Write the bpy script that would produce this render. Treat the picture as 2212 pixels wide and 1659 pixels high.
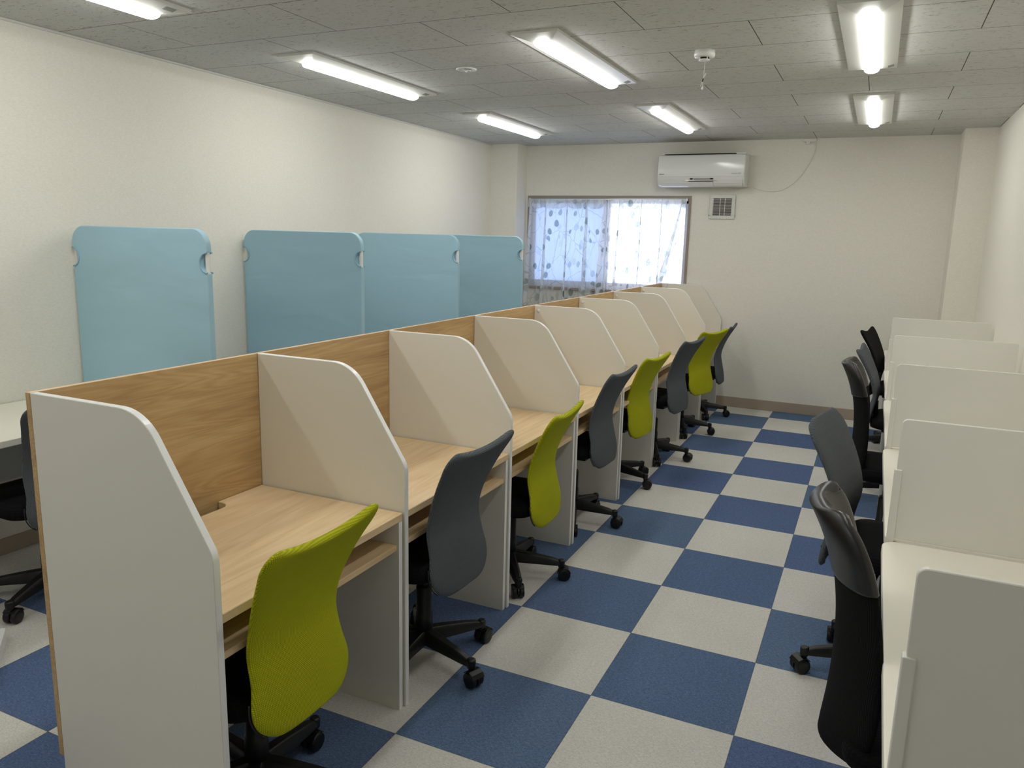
import bpy, bmesh, math, random
from mathutils import Vector, Matrix, Euler
random.seed(7)
for o in list(bpy.data.objects): bpy.data.objects.remove(o)
COL = bpy.context.scene.collection
PI = math.pi
S = bpy.context.scene

# ------------------------------------------------------------------ camera
def make_camera():
    yaw, pitch, roll = 0.43327, 0.18920, 0.02505
    cy, sy = math.cos(yaw), math.sin(yaw)
    f = Vector((-sy*math.cos(pitch), cy*math.cos(pitch), -math.sin(pitch)))
    r = Vector((cy, sy, 0)); u = r.cross(f)
    c, s = math.cos(roll), math.sin(roll)
    r2 = c*r + s*u; u2 = -s*r + c*u
    cam = bpy.data.cameras.new('camera'); ob = bpy.data.objects.new('camera', cam)
    COL.objects.link(ob)
    m = Matrix((r2, u2, -f)).transposed().to_4x4()
    m.translation = Vector((1.27155, -1.90837, 1.60817))
    ob.matrix_world = m
    cam.sensor_fit = 'HORIZONTAL'; cam.sensor_width = 36.0
    cam.lens = 1668.505/2212*36.0
    cam.clip_start = 0.02; cam.clip_end = 200
    S.camera = ob
make_camera()

# ------------------------------------------------------------------ world, exposure
LAMP = 28.0        # emission of the lamp covers
SKY = 7.0          # daylight outside the window
w = bpy.data.worlds.new('daylight'); S.world = w; w.use_nodes = True
w.node_tree.nodes['Background'].inputs[0].default_value = (0.84, 0.90, 1.0, 1)
w.node_tree.nodes['Background'].inputs[1].default_value = SKY
S.view_settings.view_transform = 'Standard'
S.view_settings.look = 'None'
S.view_settings.exposure = 0.0
S.view_settings.gamma = 1.0
S.view_settings.use_curve_mapping = False

# ------------------------------------------------------------------ dimensions
XL, XR, YR, YB, ZC = -2.497, 2.035, 5.811, -3.6, 2.54
P0, PITCH = -0.6725, 0.8125        # first divider near face and the cubicle pitch

# ------------------------------------------------------------------ mesh helpers
class MB:
    def __init__(s): s.bm = bmesh.new(); s.uv = None
    def box(s, x0, x1, y0, y1, z0, z1, mi=0):
        v = [s.bm.verts.new(p) for p in ((x0,y0,z0),(x1,y0,z0),(x1,y1,z0),(x0,y1,z0),(x0,y0,z1),(x1,y0,z1),(x1,y1,z1),(x0,y1,z1))]
        for f in ((0,3,2,1),(4,5,6,7),(0,1,5,4),(1,2,6,5),(2,3,7,6),(3,0,4,7)):
            s.bm.faces.new([v[i] for i in f]).material_index = mi
        return s
    def prism(s, pts, a0, a1, axis='y', mi=0):
        """pts: 2D outline; axis y -> pts are (x,z); axis z -> (x,y); axis x -> (y,z)"""
        def P(p, a):
            return {'y': (p[0], a, p[1]), 'z': (p[0], p[1], a), 'x': (a, p[0], p[1])}[axis]
        A = [s.bm.verts.new(P(p, a0)) for p in pts]; B = [s.bm.verts.new(P(p, a1)) for p in pts]
        n = len(pts)
        s.bm.faces.new(A).material_index = mi; s.bm.faces.new(list(reversed(B))).material_index = mi
        for i in range(n):
            s.bm.faces.new((A[i], B[i], B[(i+1) % n], A[(i+1) % n])).material_index = mi
        return s
    def tube(s, pts, r, n=10, closed=False, cap=True, rs=None):
        pts = [Vector(p) for p in pts]; m = len(pts); rings = []
        up = None
        for i, p in enumerate(pts):
            if closed: t = (pts[(i+1) % m]-pts[i-1])
            else: t = pts[min(i+1, m-1)]-pts[max(i-1, 0)]
            t.normalize()
            if up is None:
                up = Vector((0,0,1)) if abs(t.z) < 0.9 else Vector((1,0,0))
            a = t.cross(up).normalized(); b = a.cross(t).normalized(); up = b
            rr = rs[i] if rs else r
            rings.append([s.bm.verts.new(p + rr*(math.cos(2*PI*k/n)*a + math.sin(2*PI*k/n)*b)) for k in range(n)])
        for i in range(m if closed else m-1):
            A, B = rings[i], rings[(i+1) % m]
            for k in range(n):
                f = s.bm.faces.new((A[k], A[(k+1) % n], B[(k+1) % n], B[k])); f.smooth = True
        if cap and not closed:
            s.bm.faces.new(rings[0]); s.bm.faces.new(list(reversed(rings[-1])))
        return s
    def lathe(s, prof, n=24, c=(0,0,0), axis='z'):
        rings = []
        for r, h in prof:
            ring = []
            for k in range(n):
                a = 2*PI*k/n; x, y = r*math.cos(a), r*math.sin(a)
                p = (x, y, h) if axis == 'z' else ((x, h, y) if axis == 'y' else (h, x, y))
                ring.append(s.bm.verts.new((p[0]+c[0], p[1]+c[1], p[2]+c[2])))
            rings.append(ring)
        for A, B in zip(rings, rings[1:]):
            for k in range(n):
                f = s.bm.faces.new((A[k], A[(k+1) % n], B[(k+1) % n], B[k])); f.smooth = True
        s.bm.faces.new(list(reversed(rings[0]))); s.bm.faces.new(rings[-1])
        return s
    def grid(s, P, nu, nv, closed=False):
        V = [[s.bm.verts.new(P(i/nu, j/nv)) for i in range(nu+1)] for j in range(nv+1)]
        for j in range(nv):
            for i in range(nu):
                f = s.bm.faces.new((V[j][i], V[j][i+1], V[j+1][i+1], V[j+1][i])); f.smooth = True
        return V
    def build(s, name, mat, parent=None, bevel=0, smooth=False, seg=2, solid=0, sub=0):
        bmesh.ops.remove_doubles(s.bm, verts=s.bm.verts, dist=1e-6)
        bmesh.ops.recalc_face_normals(s.bm, faces=s.bm.faces)
        me = bpy.data.meshes.new(name); s.bm.to_mesh(me); s.bm.free()
        for m in (mat if isinstance(mat, (list, tuple)) else [mat]): me.materials.append(m)
        if smooth:
            for p in me.polygons: p.use_smooth = True
        o = bpy.data.objects.new(name, me); COL.objects.link(o)
        if parent: o.parent = parent
        if solid:
            md = o.modifiers.new('solid', 'SOLIDIFY'); md.thickness = solid; md.offset = 0
        if sub:
            md = o.modifiers.new('sub', 'SUBSURF'); md.levels = md.render_levels = sub
        if bevel:
            md = o.modifiers.new('bevel', 'BEVEL'); md.width = bevel; md.segments = seg
            md.limit_method = 'ANGLE'; md.angle_limit = math.radians(35)
            if seg > 1:
                for p in me.polygons: p.use_smooth = True
                md.harden_normals = True
        return o

def tag(o, label=None, cat=None, group=None, kind=None):
    if label: o['label'] = label
    if cat: o['category'] = cat
    if group: o['group'] = group
    if kind: o['kind'] = kind
    return o
def thing(name, loc, label, cat, group=None, rz=0):
    o = bpy.data.objects.new(name, None); COL.objects.link(o)
    o.empty_display_size = 0.1
    o.location = loc; o.rotation_euler = (0, 0, rz)
    return tag(o, label, cat, group)
def copy_tree(o, parent=None):
    c = o.copy(); COL.objects.link(c)
    if parent: c.parent = parent
    for ch in list(o.children): copy_tree(ch, c)
    return c
def rrect(x0, x1, y0, y1, r, n=6, corners=(1,1,1,1)):
    """outline, corners order: (x1,y1),(x0,y1),(x0,y0),(x1,y0)"""
    out = []
    for k, (cx, cy, a) in enumerate(((x1,y1,0),(x0,y1,90),(x0,y0,180),(x1,y0,270))):
        if not corners[k]: out.append((cx, cy)); continue
        sx = -1 if cx == x1 else 1; sy = -1 if cy == y1 else 1
        for i in range(n+1):
            t = math.radians(a+90*i/n)
            out.append((cx+sx*r+r*math.cos(t), cy+sy*r+r*math.sin(t)))
    return out
def fillet(pts, rad, n=8):
    out = []; m = len(pts)
    for i in range(m):
        p = Vector(pts[i]).to_2d() if len(pts[i]) > 2 else Vector(pts[i]); r = rad[i]
        if r <= 0: out.append(tuple(p)); continue
        a = (Vector(pts[i-1])-p).normalized(); b = (Vector(pts[(i+1) % m])-p).normalized()
        ang = a.angle(b); d = r/math.tan(ang/2)
        c = p+(a+b).normalized()*(r/math.sin(ang/2))
        s = p+a*d; e = p+b*d
        a0 = math.atan2(s.y-c.y, s.x-c.x); a1 = math.atan2(e.y-c.y, e.x-c.x)
        da = (a1-a0+PI) % (2*PI)-PI
        for k in range(n+1):
            t = a0+da*k/n; out.append((c.x+r*math.cos(t), c.y+r*math.sin(t)))
    return out

# ------------------------------------------------------------------ materials
def lin(c): return tuple((x/255/12.92 if x/255 <= 0.04045 else ((x/255+0.055)/1.055)**2.4) for x in c)
class NT:
    def __init__(s, name, rough=0.6, spec=0.4, col=(0.5,0.5,0.5), metal=0):
        s.m = bpy.data.materials.new(name); s.m.use_nodes = True
        s.t = s.m.node_tree; s.b = s.t.nodes['Principled BSDF']
        s.b.inputs['Roughness'].default_value = rough
        s.b.inputs['Specular IOR Level'].default_value = spec
        s.b.inputs['Metallic'].default_value = metal
        s.b.inputs['Base Color'].default_value = (*col, 1)
    def n(s, typ, **kw):
        nd = s.t.nodes.new(typ)
        for k, v in kw.items():
            if k.startswith('i_'):
                nd.inputs[k[2:].replace('_', ' ')].default_value = v
            else: setattr(nd, k, v)
        return nd
    def l(s, a, b): s.t.links.new(a, b)
    def coord(s, scale=(1,1,1), loc=(0,0,0), which='Object', rnd=0, rot=(0,0,0)):
        tc = s.n('ShaderNodeTexCoord'); mp = s.n('ShaderNodeMapping')
        mp.inputs['Scale'].default_value = scale; mp.inputs['Location'].default_value = loc
        mp.inputs['Rotation'].default_value = rot
        src = tc.outputs[which]
        if rnd:
            oi = s.n('ShaderNodeObjectInfo'); mu = s.n('ShaderNodeMath', operation='MULTIPLY'); mu.inputs[1].default_value = rnd
            s.l(oi.outputs['Random'], mu.inputs[0])
            cb = s.n('ShaderNodeCombineXYZ'); s.l(mu.outputs[0], cb.inputs[0]); s.l(mu.outputs[0], cb.inputs[1]); s.l(mu.outputs[0], cb.inputs[2])
            ad = s.n('ShaderNodeVectorMath', operation='ADD'); s.l(src, ad.inputs[0]); s.l(cb.outputs[0], ad.inputs[1]); src = ad.outputs[0]
        s.l(src, mp.inputs['Vector']); return mp.outputs[0]
    def noise(s, vec, scale, detail=3, rough=0.55, dist=0):
        nd = s.n('ShaderNodeTexNoise'); nd.inputs['Scale'].default_value = scale; nd.inputs['Detail'].default_value = detail
        nd.inputs['Roughness'].default_value = rough; nd.inputs['Distortion'].default_value = dist
        s.l(vec, nd.inputs['Vector']); return nd.outputs['Fac']
    def ramp(s, fac, stops):
        r = s.n('ShaderNodeValToRGB'); e = r.color_ramp.elements
        while len(e) < len(stops): e.new(0.5)
        for el, (p, c) in zip(e, stops):
            el.position = p; el.color = (*c, 1) if len(c) == 3 else c
        s.l(fac, r.inputs[0]); return r.outputs[0]
    def mix(s, fac, a, b, blend='MIX'):
        m = s.n('ShaderNodeMix', data_type='RGBA', blend_type=blend)
        if isinstance(fac, (int, float)): m.inputs[0].default_value = fac
        else: s.l(fac, m.inputs[0])
        for k, v in ((6, a), (7, b)):
            if isinstance(v, tuple): m.inputs[k].default_value = (*v, 1) if len(v) == 3 else v
            else: s.l(v, m.inputs[k])
        return m.outputs[2]
    def math(s, op, a, b=0.0, c=None):
        m = s.n('ShaderNodeMath', operation=op)
        for k, v in enumerate((a, b) if c is None else (a, b, c)):
            if isinstance(v, (int, float)): m.inputs[k].default_value = v
            else: s.l(v, m.inputs[k])
        return m.outputs[0]
    def col(s, c): s.l(c, s.b.inputs['Base Color'])
    def bump(s, h, strength=0.2, dist=0.002):
        b = s.n('ShaderNodeBump'); b.inputs['Strength'].default_value = strength; b.inputs['Distance'].default_value = dist
        s.l(h, b.inputs['Height']); s.l(b.outputs[0], s.b.inputs['Normal'])

M = {}
def plain(name, c, rough=0.5, spec=0.4, nscale=60, var=0.04, bump=0.05, metal=0):
    k = NT(name, rough, spec, metal=metal)
    v = k.coord(); f = k.noise(v, nscale)
    a = lin(c); k.col(k.mix(f, tuple(x*(1-var) for x in a), tuple(min(1, x*(1+var)) for x in a)))
    if bump: k.bump(f, bump, 0.0005)
    M[name] = k.m; return k.m

# carpet: 0.5 m checker
k = NT('carpet', 0.95, 0.1)
v = k.coord(which='Object')
sx = k.n('ShaderNodeSeparateXYZ'); k.l(v, sx.inputs[0])
ix = k.math('FLOOR', k.math('MULTIPLY', sx.outputs[0], 2.0)); iy = k.math('FLOOR', k.math('MULTIPLY', sx.outputs[1], 2.0))
par = k.math('FLOORED_MODULO', k.math('ADD', ix, iy), 2.0)
cb = k.n('ShaderNodeCombineXYZ'); k.l(ix, cb.inputs[0]); k.l(iy, cb.inputs[1])
wn = k.n('ShaderNodeTexWhiteNoise', noise_dimensions='2D'); k.l(cb.outputs[0], wn.inputs[0])
fine = k.noise(k.coord((90, 300, 1)), 1.0, 4, 0.7, 0.6)
fine2 = k.noise(k.coord((260, 120, 1), (3, 7, 0)), 1.0, 3, 0.7, 0.4)
cloud = k.noise(v, 5.0, 3)
tuft = k.math('ADD', k.math('MULTIPLY', fine, 0.6), k.math('MULTIPLY', fine2, 0.4))
blue = k.ramp(tuft, [(0.30, lin((50, 70, 112))), (0.52, lin((92, 112, 146))), (0.72, lin((134, 152, 184)))])
gray = k.ramp(tuft, [(0.30, lin((182, 180, 174))), (0.52, lin((217, 215, 208))), (0.72, lin((240, 238, 232)))])
teal = k.mix(wn.outputs[0], (0.88, 0.90, 1.0), (1.04, 1.08, 1.0))
blue = k.mix(1.0, blue, teal, 'MULTIPLY')
base = k.mix(par, blue, gray)
base = k.mix(k.math('MULTIPLY', cloud, 0.12), base, (0.17, 0.17, 0.18))
def seam(k, c, w):
    fr = k.math('FRACT', k.math('MULTIPLY', c, 2.0))
    d = k.math('MINIMUM', fr, k.math('SUBTRACT', 1.0, fr))
    return k.math('LESS_THAN', d, w)
sm = k.math('MAXIMUM', seam(k, sx.outputs[0], 0.0035), seam(k, sx.outputs[1], 0.0035))
base = k.mix(k.math('MULTIPLY', sm, 0.5), base, lin((40, 44, 56)))
k.col(base); k.bump(tuft, 0.5, 0.004)
M['carpet'] = k.m

# ceiling: staggered rock wool boards with pits
k = NT('ceiling_board', 0.9, 0.1)
tc = k.coord(loc=(-0.665+0.455+0.91*20, -1.72+0.455*100, 0))
br = k.n('ShaderNodeTexBrick'); br.offset = 0.5; br.offset_frequency = 2; br.squash = 1.0
br.inputs['Scale'].default_value = 1.0; br.inputs['Mortar Size'].default_value = 0.0022; br.inputs['Mortar Smooth'].default_value = 0.0
br.inputs['Brick Width'].default_value = 0.91; br.inputs['Row Height'].default_value = 0.455; br.inputs['Bias'].default_value = 0
k.l(tc, br.inputs['Vector'])
br.inputs['Color1'].default_value = (0, 0, 0, 1); br.inputs['Color2'].default_value = (0.5, 0.5, 0.5, 1)
pit = k.noise(k.coord((30, 150, 1)), 1.0, 2, 0.5, 1.2)
pm = k.ramp(pit, [(0.335, (1, 1, 1)), (0.37, (0, 0, 0))])
grain = k.noise(k.coord(), 160, 2)
c = k.mix(grain, lin((200, 200, 196)), lin((212, 212, 208)))
c = k.mix(k.math('MULTIPLY', pm, 0.68), c, lin((95, 92, 88)))
c = k.mix(br.outputs['Fac'], c, lin((90, 88, 84)))
k.col(c); k.bump(k.math('SUBTRACT', grain, pm), 0.3, 0.001)
M['ceiling'] = k.m

# wallpaper
k = NT('wallpaper', 0.85, 0.2)
f = k.noise(k.coord((1, 1, 1)), 210, 4, 0.7); f2 = k.noise(k.coord((60, 60, 220)), 1.0, 3)
g = k.math('ADD', k.math('MULTIPLY', f, 0.5), k.math('MULTIPLY', f2, 0.5))
k.col(k.ramp(g, [(0.35, lin((226, 222, 211))), (0.65, lin((238, 235, 225)))])); k.bump(g, 0.35, 0.0015)
M['wall'] = k.m

def wood(name, c0, c1, c2, grain='y', figure=1.0, rough=0.42):
    k = NT(name, rough, 0.4)
    # stretched coordinates along the grain
    sc = {'y': (1, 0.09, 1), 'x': (0.09, 1, 1)}[grain]
    v = k.coord(sc, rnd=9.0)
    big = k.noise(v, 5.0*figure, 2, 0.5, 0.6)
    rings = k.math('SINE', k.math('MULTIPLY', big, 110.0))
    rings = k.math('MULTIPLY_ADD', rings, 0.5, 0.5)
    sc2 = {'y': (240, 6, 240), 'x': (6, 240, 240)}[grain]
    fine = k.noise(k.coord(sc2, rnd=9.0), 1.0, 3, 0.6)
    band = k.noise(v, 14, 3, 0.6)
    f = k.math('ADD', k.math('ADD', k.math('MULTIPLY', rings, 0.10), k.math('MULTIPLY', fine, 0.34)), k.math('MULTIPLY', band, 0.56))
    k.col(k.ramp(f, [(0.28, lin(c0)), (0.50, lin(c1)), (0.72, lin(c2))])); k.bump(fine, 0.06, 0.0004)
    M[name] = k.m
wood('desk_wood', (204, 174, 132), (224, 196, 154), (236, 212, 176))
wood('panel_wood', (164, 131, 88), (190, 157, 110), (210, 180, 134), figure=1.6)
wood('wood_edge', (205, 172, 130), (224, 192, 150), (236, 208, 172))

plain('melamine', (228, 225, 214), 0.38, 0.45, 300, 0.015, 0.02)
plain('edge_white', (240, 240, 240), 0.3, 0.5, 80, 0.01, 0.0)
plain('desk_white', (238, 234, 220), 0.32, 0.45, 220, 0.02, 0.02)
plain('divider_gray', (230, 228, 221), 0.5, 0.35, 400, 0.015, 0.03)
plain('divider_edge', (226, 224, 216), 0.4, 0.4, 80, 0.01, 0.0)
plain('leg_gray', (172, 172, 170), 0.35, 0.5, 80, 0.02, 0.0)
plain('black_plastic', (24, 24, 26), 0.42, 0.4, 200, 0.1, 0.08)
plain('caster_black', (18, 18, 20), 0.35, 0.45, 200, 0.1, 0.0)
plain('baseboard', (172, 158, 142), 0.6, 0.3, 90, 0.03, 0.02)
plain('white_plastic', (232, 232, 228), 0.25, 0.5, 60, 0.01, 0.0)
plain('aircon_white', (226, 226, 224), 0.18, 0.5, 60, 0.01, 0.0)
plain('fixture_white', (214, 214, 208), 0.28, 0.5, 60, 0.01, 0.0)
plain('dark_slot', (16, 16, 16), 0.6, 0.2, 60, 0.1, 0.0)
plain('print_dark', (70, 72, 70), 0.5, 0.2, 60, 0.05, 0.0)
plain('print_gray', (150, 150, 146), 0.5, 0.3, 60, 0.05, 0.0)
plain('sash_metal', (196, 196, 200), 0.35, 0.5, 90, 0.02, 0.0)
plain('window_frame', (150, 138, 128), 0.5, 0.4, 90, 0.03, 0.0)
plain('chrome', (200, 200, 200), 0.15, 0.5, 60, 0.0, 0.0, metal=1)
plain('leather', (30, 30, 31), 0.34, 0.5, 120, 0.08, 0.15)
plain('leather_front', (112, 110, 104), 0.38, 0.45, 160, 0.05, 0.1)

def mesh_fabric(name, c, scale=1400, rough=0.85, dark=0.45):
    k = NT(name, rough, 0.15)
    v = k.coord()
    s = k.n('ShaderNodeSeparateXYZ'); k.l(v, s.inputs[0])
    a = k.math('SINE', k.math('MULTIPLY', s.outputs[1], scale)); b = k.math('SINE', k.math('MULTIPLY', s.outputs[2], scale))
    h = k.math('MULTIPLY', k.math('ADD', a, 1.0), k.math('ADD', b, 1.0)); h = k.math('MULTIPLY', h, 0.25)
    n = k.noise(v, 9.0, 3)
    cc = lin(c)
    base = k.mix(h, tuple(x*dark for x in cc), tuple(min(1, x*1.12) for x in cc))
    k.col(k.mix(k.math('MULTIPLY', n, 0.35), base, tuple(x*0.75 for x in cc)))
    k.bump(h, 0.6, 0.0015); M[name] = k.m
mesh_fabric('fabric_lime', (205, 208, 34))
mesh_fabric('fabric_gray', (108, 113, 119))
mesh_fabric('fabric_black', (20, 20, 22))
mesh_fabric('seat_black', (16, 16, 19), 600)

k = NT('blue_cloth', 0.85, 0.15)
v = k.coord((1, 1, 1), rnd=5.0)
wr = k.noise(k.coord((1.0, 1, 3.2), rnd=5.0, rot=(0, 0.35, 0)), 1.6, 2, 0.45, 0.6)
th = k.noise(v, 500, 2)
k.col(k.mix(th, lin((164, 200, 216)), lin((174, 210, 226))))
k.bump(k.math('ADD', wr, k.math('MULTIPLY', th, 0.012)), 0.42, 0.03)
M['blue_cloth'] = k.m
plain('blue_piping', (150, 186, 206), 0.8, 0.2, 300, 0.04, 0.1)

# lamp
m = bpy.data.materials.new('lamp_cover'); m.use_nodes = True; t = m.node_tree; t.nodes.clear()
e = t.nodes.new('ShaderNodeEmission'); e.inputs[0].default_value = (1.0, 1.0, 0.955, 1); e.inputs[1].default_value = LAMP
ou = t.nodes.new('ShaderNodeOutputMaterial'); t.links.new(e.outputs[0], ou.inputs[0]); M['lamp'] = m

# window glass: obscured glass that lets daylight through
def glass(name, tint, kind):
    m = bpy.data.materials.new(name); m.use_nodes = True; t = m.node_tree; t.nodes.clear()
    tc = t.nodes.new('ShaderNodeTexCoord'); mp = t.nodes.new('ShaderNodeMapping'); t.links.new(tc.outputs['Object'], mp.inputs[0])
    tl = t.nodes.new('ShaderNodeBsdfTranslucent'); tp = t.nodes.new('ShaderNodeBsdfTransparent'); gl = t.nodes.new('ShaderNodeBsdfGlossy')
    gl.inputs['Roughness'].default_value = 0.1
    mx = t.nodes.new('ShaderNodeMixShader'); mx2 = t.nodes.new('ShaderNodeMixShader'); ou = t.nodes.new('ShaderNodeOutputMaterial')
    cr = t.nodes.new('ShaderNodeValToRGB')
    if kind == 'bubble':
        vo = t.nodes.new('ShaderNodeTexVoronoi'); vo.feature = 'DISTANCE_TO_EDGE'; vo.inputs['Scale'].default_value = 38; mp.inputs['Scale'].default_value = (1, 1, 1.5)
        t.links.new(mp.outputs[0], vo.inputs['Vector']); t.links.new(vo.outputs['Distance'], cr.inputs[0])
        cr.color_ramp.elements[0].color = tuple(x*0.62 for x in tint)+(1,); cr.color_ramp.elements[1].color = (*tint, 1); cr.color_ramp.elements[1].position = 0.12
    else:
        mp.inputs['Rotation'].default_value = (0, math.radians(45), 0)
        ck = t.nodes.new('ShaderNodeTexBrick'); ck.offset = 0; ck.inputs['Scale'].default_value = 1; ck.inputs['Mortar Size'].default_value = 0.0016
        ck.inputs['Brick Width'].default_value = 0.026; ck.inputs['Row Height'].default_value = 0.026
        sp = t.nodes.new('ShaderNodeSeparateXYZ'); cb = t.nodes.new('ShaderNodeCombineXYZ')
        t.links.new(mp.outputs[0], sp.inputs[0]); t.links.new(sp.outputs[0], cb.inputs[0]); t.links.new(sp.outputs[2], cb.inputs[1])
        t.links.new(cb.outputs[0], ck.inputs['Vector']); t.links.new(ck.outputs['Fac'], cr.inputs[0])
        cr.color_ramp.elements[0].color = (*tint, 1); cr.color_ramp.elements[1].color = tuple(x*0.7 for x in tint)+(1,)
    t.links.new(cr.outputs[0], tl.inputs[0]); t.links.new(cr.outputs[0], tp.inputs[0])
    mx.inputs[0].default_value = 0.35; t.links.new(tl.outputs[0], mx.inputs[1]); t.links.new(tp.outputs[0], mx.inputs[2])
    mx2.inputs[0].default_value = 0.05; t.links.new(mx.outputs[0], mx2.inputs[1]); t.links.new(gl.outputs[0], mx2.inputs[2])
    t.links.new(mx2.outputs[0], ou.inputs[0]); M[name] = m
glass('glass_wired', (0.40, 0.46, 0.58), 'wired')
glass('glass_bubble', (0.80, 0.82, 0.90), 'bubble')

# ------------------------------------------------------------------ room shell
def struct(name, mb, mat, bevel=0, label=None, parent=None):
    o = mb.build(name, mat, parent, bevel)
    if not parent: tag(o, kind='structure')
    if label: o['label'] = label
    return o
T = 0.15
struct('floor', MB().box(XL-T, XR+T, YB-T, YR+T, -0.1, 0), M['carpet'], label='blue and grey checkered carpet tile floor')
struct('ceiling', MB().box(XL-T, XR+T, YB-T, YR+T, ZC, ZC+0.1), M['ceiling'], label='grey pitted acoustic board ceiling')
struct('wall_left', MB().box(XL-T, XL, YB-T, YR+T, 0, ZC), M['wall'], label='cream papered long wall on the left')
struct('wall_right', MB().box(XR, XR+T, YB-T, YR+T, 0, ZC), M['wall'], label='cream papered wall on the right')
struct('wall_front', MB().box(XL, XR, YB-T, YB, 0, ZC), M['wall'])
WX0, WX1, WZ0, WZ1 = -2.140, -0.447, 1.085, 2.012      # window opening
rw = MB()
rw.box(XL, WX0, YR, YR+T, 0, ZC); rw.box(WX1, XR, YR, YR+T, 0, ZC)
rw.box(WX0, WX1, YR, YR+T, 0, WZ0); rw.box(WX0, WX1, YR, YR+T, WZ1, ZC)
struct('wall_rear', rw, M['wall'], label='cream papered end wall with the window')
struct('wall_rear_left_column', MB().box(XL, -2.190, 5.572, YR, 0, ZC), M['wall'], label='boxed column in the left rear corner')
struct('wall_rear_right_column', MB().box(1.800, XR, 5.440, YR, 0, ZC), M['wall'], label='boxed column in the right rear corner')
struct('baseboard_rear', MB().box(-2.19, 1.80, YR-0.010, YR, 0, 0.10), M['baseboard'], 0.003, label='tan vinyl baseboard along the end wall')
struct('baseboard_left', MB().box(XL, XL+0.010, YB, 5.572, 0, 0.082), M['baseboard'], 0.003)
struct('baseboard_right', MB().box(XR-0.010, XR, YB, 5.44, 0, 0.10), M['baseboard'], 0.003)
struct('trim_1', MB().box(XL, XL+0.012, YB, 5.572, ZC-0.012, ZC), M['fixture_white'], 0.002, label='thin ceiling edge trim on the left wall')

# window
wn_ = thing('window_1', (0, YR, 0), None, None); tag(wn_, 'sliding window with obscured glass in the end wall', kind='structure')
fr = MB(); t_ = 0.028
y0, y1 = -0.012, 0.11
fr.box(WX0-0.022, WX1+0.022, y0, y1, WZ1-0.004, WZ1+0.022); fr.box(WX0-0.022, WX1+0.022, y0-0.02, y1, WZ0-0.022, WZ0+0.004)
fr.box(WX0-0.022, WX0+0.004, y0, y1, WZ0, WZ1); fr.box(WX1-0.004, WX1+0.022, y0, y1, WZ0, WZ1)
fr.build('window_frame', M['window_frame'], wn_, 0.002)
mid = -1.292
def sash(x0, x1, y, gname, lab):
    s = MB(); z0, z1 = WZ0+0.004, WZ1-0.004; b = 0.045
    s.box(x0, x1, y, y+0.03, z0, z0+b+0.02); s.box(x0, x1, y, y+0.03, z1-b, z1)
    s.box(x0, x0+b, y, y+0.03, z0, z1); s.box(x1-b, x1, y, y+0.03, z0, z1)
    so = s.build('window_sash', M['sash_metal'], wn_, 0.002)
    p = MB().box(x0+b-.004, x1-b+.004, y+0.012, y+0.017, z0+b, z1-b).build('window_pane', M[gname], so)
    p['label'] = lab
sash(WX0+0.004, mid+0.03, 0.045, 'glass_wired', 'wired obscured glass pane')
sash(mid-0.03, WX1-0.004, 0.080, 'glass_bubble', 'bubbled obscured glass pane')

# ------------------------------------------------------------------ study carrels
def carrel_panel_outline():
    pts = [(-0.660, 0.0), (-0.660, 1.183), (-0.262, 1.183), (-0.052, 0.862), (-0.050, 0.0)]
    return fillet(pts, [0, 0, 0.14, 0.07, 0], 10)
DIV = 0.021
def divider_mesh(y):
    """white panel: broad faces melamine, bright edge band"""
    mb = MB(); mb.prism(carrel_panel_outline(), y, y+DIV, 'y')
    for f in mb.bm.faces:
        f.normal_update()
        f.material_index = 0 if abs(f.normal.y) > 0.9 else 1
    return mb
def side_mesh(y):
    mb = MB(); mb.box(-0.655, -0.058, y, y+0.020, 0, 0.679)
    for f in mb.bm.faces:
        f.normal_update(); f.material_index = 0 if abs(f.normal.y) > 0.9 else 1
    return mb
L = PITCH
def make_carrel(last=False):
    t = thing('study_carrel', (0, 0, 0), 'x', 'study carrel')
    divider_mesh(0).build('divider_panel', [M['melamine'], M['edge_white']], t, 0.0015, seg=1)
    mb = MB().box(-0.679, -0.6605, 0.0, L-0.0005, 0.14, 1.183)
    for f in mb.bm.faces:
        f.normal_update(); f.material_index = 1 if f.normal.z > 0.9 else 0
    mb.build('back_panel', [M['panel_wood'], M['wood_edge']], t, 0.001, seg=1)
    a, b = DIV+0.003, L-0.0055
    # desktop with cable notch at the back
    nx, n0, n1, r = -0.600, 0.27, 0.60, 0.040
    pts = [(-0.657, a), (-0.057, a), (-0.057, b), (-0.657, b), (-0.657, n1), (nx, n1), (nx, n0), (-0.657, n0)]
    out = fillet(pts, [0, 0.004, 0.004, 0, 0.0, r, r, 0.0], 6)
    MB().prism(out, 0.680, 0.706, 'z').build('desktop', M['desk_wood'], t, 0.002, seg=1)
    side_mesh(b-0.022).build('side_panel', [M['melamine'], M['edge_white']], t)
    MB().box(-0.40, -0.066, a, b-0.022, 0.580, 0.600).build('shelf', M['desk_wood'], t, 0.001, seg=1)
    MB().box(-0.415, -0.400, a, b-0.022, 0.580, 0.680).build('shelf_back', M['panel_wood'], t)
    return t
proto = make_carrel()
clabels = ['wood and white study carrel at the near end with the full end panel in view',
 'study carrel with the nearest grey chair tucked in, second from the near end',
 'study carrel with the second nearest lime chair tucked in, third from the near end',
 'study carrel with the second nearest grey chair tucked in, fourth from the near end',
 'study carrel with the third nearest lime chair, fifth from the near end',
 'study carrel with the third nearest grey chair, level with the left of the window',
 'study carrel with the farthest lime chair, last but one before the end wall',
 'study carrel with the farthest grey chair, touching the end wall']
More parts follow.
